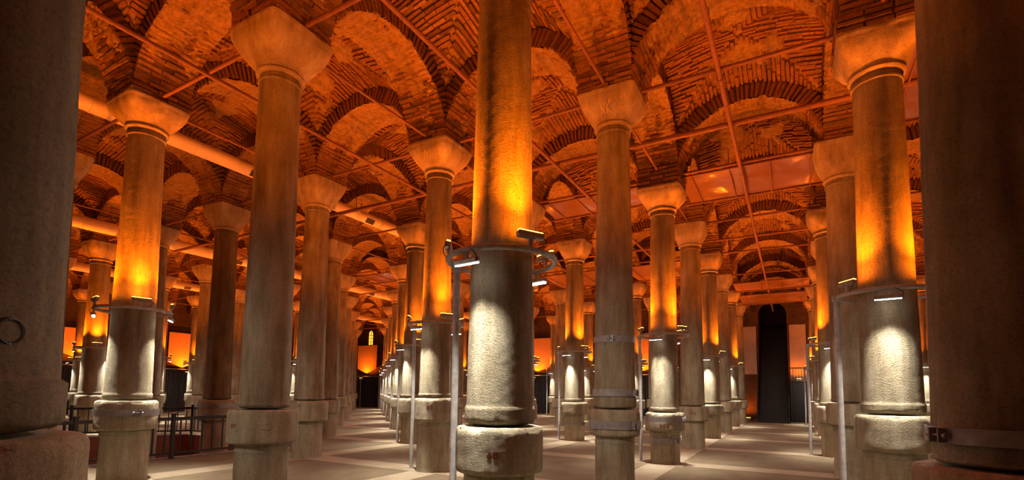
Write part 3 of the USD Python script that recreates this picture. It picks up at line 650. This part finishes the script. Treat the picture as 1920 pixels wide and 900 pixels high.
# thin dark ties at the far arches, ducts
def duct(x, y0, y1, z, r, label):
    t = thing('air_duct', label, 'duct')
    n = int((y1 - y0) / 1.2); ys = np.linspace(y0, y1, n + 1)
    for k in range(n):
        part('duct_section', rod((x, ys[k] + .006, z), (x, ys[k + 1] - .006, z), r, 28), DUCT, t, smooth=40)
        part('duct_collar', rod((x, ys[k] - .02, z), (x, ys[k] + .02, z), r + .012, 28), DUCT, t, smooth=40)
        if k % 4 == 2: part('vent_grille', T(cbox(.20, .42, .03, .005), (x + r * .74, (ys[k] + ys[k + 1]) / 2, z - r * .67), ry=math.radians(-48)), BLACK, t)
        if k % 3 == 1: part('hanger', cat_(rod((x, ys[k], z + r), (x, ys[k], 10.3), .012, 6)), CABLE, t)
duct(-14.95, 1.5, 30, 9.0, .21, 'pale round air duct running behind the column beside the railing')
duct(-26.1, 3.0, 40, 8.98, .27, 'thick pale air duct beyond the pit, nearer the left wall')
duct(-36.0, 6.0, 42, 8.96, .25, 'farthest pale air duct near the left wall')

# ------------------------------------------------------------------ sheets hung under the vault
def panel(x0, x1, y0, y1, z0, z1, label, group=None, hang=.55):
    """A glossy sheet in a rod frame, its y0 edge at z0 and its y1 edge at z1."""
    t = thing('drip_sheet', label, 'ceiling sheet', group=group); nu, nv = 30, 18
    U, V = np.meshgrid(np.linspace(0, 1, nu), np.linspace(0, 1, nv), indexing='ij'); X = x0 + (x1 - x0) * U; Y = y0 + (y1 - y0) * V
    Z = z0 + (z1 - z0) * V + (noise(np.stack([X, Y, X * 0], -1) * 1.2, 4) - .5) * .09 * np.sin(V * np.pi)
    v = np.stack([X, Y, Z], -1).reshape(-1, 3); f = grid_faces(nu, nv); a = trimesh.Trimesh(v, f, process=False); b = trimesh.Trimesh(v + [0, 0, .012], f[:, ::-1], process=False)
    if a.face_normals[0][2] > 0: a.invert(); b.invert()
    part('sheet', cat_(a, b), SHEET, t, smooth=True)
    for (p, q) in (((x0, y0, z0), (x1, y0, z0)), ((x0, y1, z1), (x1, y1, z1))): part('edge_rod', rod(np.array(p) - [.25, 0, .03], np.array(q) + [.25, 0, -.03], .03, 10), ROD, t, smooth=40)
    for k in range(4):
        x = x0 + (x1 - x0) * (k + .35) / 3.7; part('cross_bar', rod((x, y0, z0 - .04), (x, y1, z1 - .04), .022, 8), ROD, t, smooth=40)
        for (yy, zz) in ((y0, z0), (y1, z1)): part('hanger', rod((x, yy, zz), (x, yy, zz + hang), .010, 6), CABLE, t)
panel(gx(0) + .45, gx(1) - .45, 15.4, 17.75, 8.62, 8.6, 'glossy tan drip sheet across the aisle, beyond the column painted 100')
panel(gx(-1) + .45, gx(0) - .45, 15.5, 17.1, 8.62, 8.6, 'glossy drip sheet between the column painted 68 and the monogram column')
panel(gx(1) + .45, gx(2) - .45, 11.2, 14.6, 8.62, 8.6, 'glossy drip sheet behind the bright pitted column, partly hidden by the dark foreground column')
panel(gx(0) + .45, gx(1) - .45, gy(5) + 2.0, gy(6) - .6, 8.5, 8.4, 'drip sheet across the aisle, second before the staircase')
panel(gx(0) + .45, gx(1) - .45, gy(6) + .8, gy(7) - .8, 8.4, 8.3, 'drip sheet across the aisle, last before the staircase')
for (ii, jj) in ((3, -3), (4, -2), (3, -4), (4, -1)):
    panel(gx(jj) + .5, gx(jj + 1) - .5, gy(ii) + .6, gy(ii + 1) - .8, 8.6, 8.55, 'drip sheet hung under the vault of the far left aisle' if jj < -2 else 'drip sheet far behind the column painted 68', group='far drip sheets left' if jj < -2 else 'far drip sheets centre', hang=.12)

# ------------------------------------------------------------------ railing round the pit
def railing(pts, label, group=None, h=1.2):
    t = thing('pit_railing', label, 'railing', group=group)
    for k in range(len(pts) - 1):
        a, b = np.array(pts[k], float), np.array(pts[k + 1], float); L = np.linalg.norm(b - a); d = (b - a) / L; az = math.atan2(d[1], d[0])
        n = max(1, round(L / 2.25))
        for q in range(n + (1 if k == len(pts) - 2 else 0)):
            p = a + d * L * q / n
            post = part('post', T(cbox(.10, .10, h + .06, .01), (*p, (h + .06) / 2), rz=az), RAIL, t)
            part('post_cap', T(cbox(.13, .13, .03, .008), (*p, h + .07), rz=az), RAIL, post)
        for q in range(n):
            s, e = a + d * (L * q / n + .05), a + d * (L * (q + 1) / n - .05); m = (s + e) / 2; l = np.linalg.norm(e - s)
            part('top_rail', T(cbox(l, .06, .09, .008), (*m, h - .06), rz=az), RAIL, t); part('bottom_rail', T(cbox(l, .045, .06, .006), (*m, .16), rz=az), RAIL, t)
            nb = int(l / .28)
            for w in range(nb): part('baluster', T(cbox(.035, .035, h - .28, .004), (*(s + d * l * (w + .5) / nb), (h + .06) / 2), rz=az), RAIL, t)
railing([(-15.55, 3.4), (-15.55, 12.45)], 'dark brown metal railing along the walkway, running behind the column beside the railing')
railing([(-15.7, 12.5), (-23.05, 12.5), (-26.35, 7.3), (-26.35, 3.6)], 'dark brown metal railing along the far edge of the pit')

# ------------------------------------------------------------------ far walls: banners, screens, stairs
def banner(p, facing, w, h, label):
    """Cloth hung from a rod with a pointed foot; p: top centre; facing: 'y' hangs on the end wall, 'x' on the left wall."""
    rz = 0 if facing == 'y' else math.pi / 2
    t = thing('banner', label, 'banner', p, math.degrees(rz)); n = 24; U = np.linspace(-1, 1, n); rows = 16; V = []
    for r in range(rows):
        q = r / (rows - 1); zb = -h + abs(U) * h * .16; V.append(np.stack([U * w / 2, .03 * np.sin(U * 5) * q, q * zb], 1))
    v = np.array(V).reshape(-1, 3); f = grid_faces(rows, n); a = trimesh.Trimesh(v, f, process=False)
    part('cloth', cat_(a, trimesh.Trimesh(v + [0, .01, 0], f[:, ::-1], process=False)), BANNER, t, smooth=True)
    for q in (-w / 2, w / 2): part('wall_bracket', rod((q, .04, .02), (q, .745, .02), .025, 8) if facing == 'y' else rod((q, .04, .02), (q, .745, .02), .025, 8), RAIL, t)
    part('hanging_rod', rod((-w / 2 - .1, 0, .02), (w / 2 + .1, 0, .02), .03, 10), RAIL, t)
def flood(loc, d, label, power):
    t = thing('floodlight', label, 'floodlight', loc)
    part('housing', T(cbox(.34, .22, .2, .02), (0, 0, .1)), HOUSING, t); part('lens', T(cbox(.30, .18, .02, .004), (0, 0, .212)), LED_ORANGE, t)
    spot(t, (0, 0, .26), d, ORANGE, power, 60)
def screen(p, facing, w, h, label, group=None):
    rz = 0 if facing == 'y' else math.pi / 2
    t = thing('slatted_screen', label, 'screen', p, math.degrees(rz), group=group); n = int(w / .16)
    part('frame', cat_(box(-w / 2 - .06, -w / 2, -.09, .09, 0, h), box(w / 2, w / 2 + .06, -.09, .09, 0, h), box(-w / 2 - .06, w / 2 + .06, -.14, .14, h, h + .07)), GREY, t)
    part('backing', box(-w / 2, w / 2, .02, .06, 0, h), BLACK, t)
    for k in range(n): part('slat', box(-w / 2 + w * (k + .12) / n, -w / 2 + w * (k + .88) / n, -.04, .02, 0, h), BLACK, t)
BN = [((-43.8, YE - .75, 7.25), 'y', 3.1, 3.3, 'orange-lit pointed banner under the arched window at the end of the left aisle'),
      ((-21.3, YE - .75, 7.15), 'y', 3.1, 3.2, 'orange-lit pointed banner seen just beside the column painted 68'),
      ((-11.2, YE - .75, 7.1), 'y', 3.1, 3.2, 'orange-lit pointed banner mostly hidden behind the monogram column'),
      ((XL + .75, 23.7, 6.7), 'x', 2.3, 3.0, 'orange-lit pointed banner between the column beside the railing and the column in the pit'),
      ((XL + .75, 16.4, 6.3), 'x', 1.8, 2.2, 'orange-lit banner right behind the ring-marked foreground column')]
WHERE = ['below the banner with the arched window above it', 'below the banner beside the massive front column', 'below the banner behind the monogram column', 'below the banner seen over the pit railing', 'below the banner behind the ring-marked column']
for (p, fc, w, h, lab) in BN:
    banner(p, fc, w, h, lab); where = WHERE.pop(0)
    g = (p[0], p[1] - .0, 0) if fc == 'y' else (p[0], p[1], 0)
    sh = 3.55
    screen(g, fc, 4.0, sh, 'dark slatted screen ' + where)
    if fc == 'y': flood((p[0], p[1] - .9, sh - .4), (0, .45, 1), 'small added orange floodlight ' + where, BANNER_POWER)
    else: flood((p[0] + .9, p[1], sh - .4), (-.45, 0, 1), 'small added orange floodlight ' + where, BANNER_POWER)
    t = thing('floodlight_post', 'thin floodlight post ' + where, 'post', (p[0] + (0 if fc == 'y' else .9), p[1] - (.9 if fc == 'y' else 0), 0))
    part('post', rod((0, 0, 0), (0, 0, sh - .4), .035, 8), GREY, t); part('foot', T(cbox(.3, .3, .02, .004), (0, 0, .01)), GREY, t)
# arched amber window over the left banner
wx, wy = -43.93, YE
wp = tag(xf('window_1', (wx, wy - .05, 7.35)), 'narrow arched amber window above the banner at the end of the left aisle', 'window', kind='structure')
wpoly = Polygon([(-.38, 0), (.38, 0), (.38, 1.25)] + [(.38 * math.cos(t), 1.25 + .5 * math.sin(t)) for t in np.linspace(0, math.pi, 10)] + [(-.38, 1.25)])
def vplate(poly, d, y): 
    m = trimesh.creation.extrude_polygon(poly, d, engine='earcut'); m.apply_transform(trimesh.transformations.rotation_matrix(math.pi / 2, [1, 0, 0])); m.apply_translation((0, y + d, 0)); return m
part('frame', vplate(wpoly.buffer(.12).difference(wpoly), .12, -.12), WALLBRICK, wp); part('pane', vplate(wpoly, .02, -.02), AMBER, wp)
for z in (.4, .8, 1.2): part('glazing_bar', box(-.38, .38, -.05, -.02, z - .02, z + .02), BLACK, wp)
part('glazing_bar', box(-.02, .02, -.05, -.02, 0, 1.7), BLACK, wp)
# rendered panels either side of the staircase
struct('trim_1', box(-3.7, SX0 - .15, YE - .06, YE, 3.6, 7.4), RENDERED); struct('trim_2', box(SX1 + .15, 1.05, YE - .06, YE, 3.0, 7.4), RENDERED)
st = thing('staircase', 'dark steep staircase rising into the passage at the end of the aisle', 'staircase', (0, 0, 0))
n = 40; ys0, rise, run = YE - 3.6, .19, .19
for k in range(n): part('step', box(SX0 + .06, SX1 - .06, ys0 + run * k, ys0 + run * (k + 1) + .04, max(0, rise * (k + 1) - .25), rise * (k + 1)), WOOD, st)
for x in (SX0 - .03, SX1 - .03):
    poly = Polygon([(0, 0), (0, 1.0), (3.55, 4.5), (3.55, 0)])
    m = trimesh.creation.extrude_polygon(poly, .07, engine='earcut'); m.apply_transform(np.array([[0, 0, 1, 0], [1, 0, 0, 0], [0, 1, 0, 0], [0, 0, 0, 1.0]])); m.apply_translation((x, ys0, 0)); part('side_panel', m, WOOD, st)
    part('handrail', rod((x + .03, ys0, 1.05), (x + .03, ys0 + 3.55, 4.55), .035, 8), RAIL, st)
lt = thing('landing', 'dark panelled landing with a railing, beside the staircase', 'landing', (0, 0, 0))
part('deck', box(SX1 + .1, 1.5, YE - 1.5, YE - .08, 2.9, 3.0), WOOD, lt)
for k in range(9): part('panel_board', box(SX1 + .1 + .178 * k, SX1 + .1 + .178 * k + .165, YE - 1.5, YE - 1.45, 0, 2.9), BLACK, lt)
part('top_rail', box(SX1 + .1, 1.5, YE - 1.5, YE - 1.44, 3.95, 4.02), RAIL, lt)
for k in range(9): part('baluster', box(SX1 + .12 + .18 * k, SX1 + .15 + .18 * k, YE - 1.49, YE - 1.46, 3.0, 3.95), RAIL, lt)
for (fx, fz) in ((-3.0, 0.0), (0.5, 3.006)):
    flood((fx, YE - .9, fz), (0, .55, 1), 'small added orange floodlight ' + ('on the landing' if fz else 'on the floor') + ' beside the staircase', 60)  # added lamps, invented to throw orange light on the rendered panels
SIGN = M('sign_blue', {'p': ('principled_bsdf', {'base_color': (.05, .25, .6), 'roughness': .4, 'emission_color': (.1, .4, .9), 'emission_strength': .6})})
sg = thing('exit_sign', 'tiny lit blue sign on the far wall, beside the dark strapped foreground column', 'sign', (10.9, YE - .005, 4.3))
part('sign_plate', box(-.22, .22, -.05, 0, 0, .42), SIGN, sg)
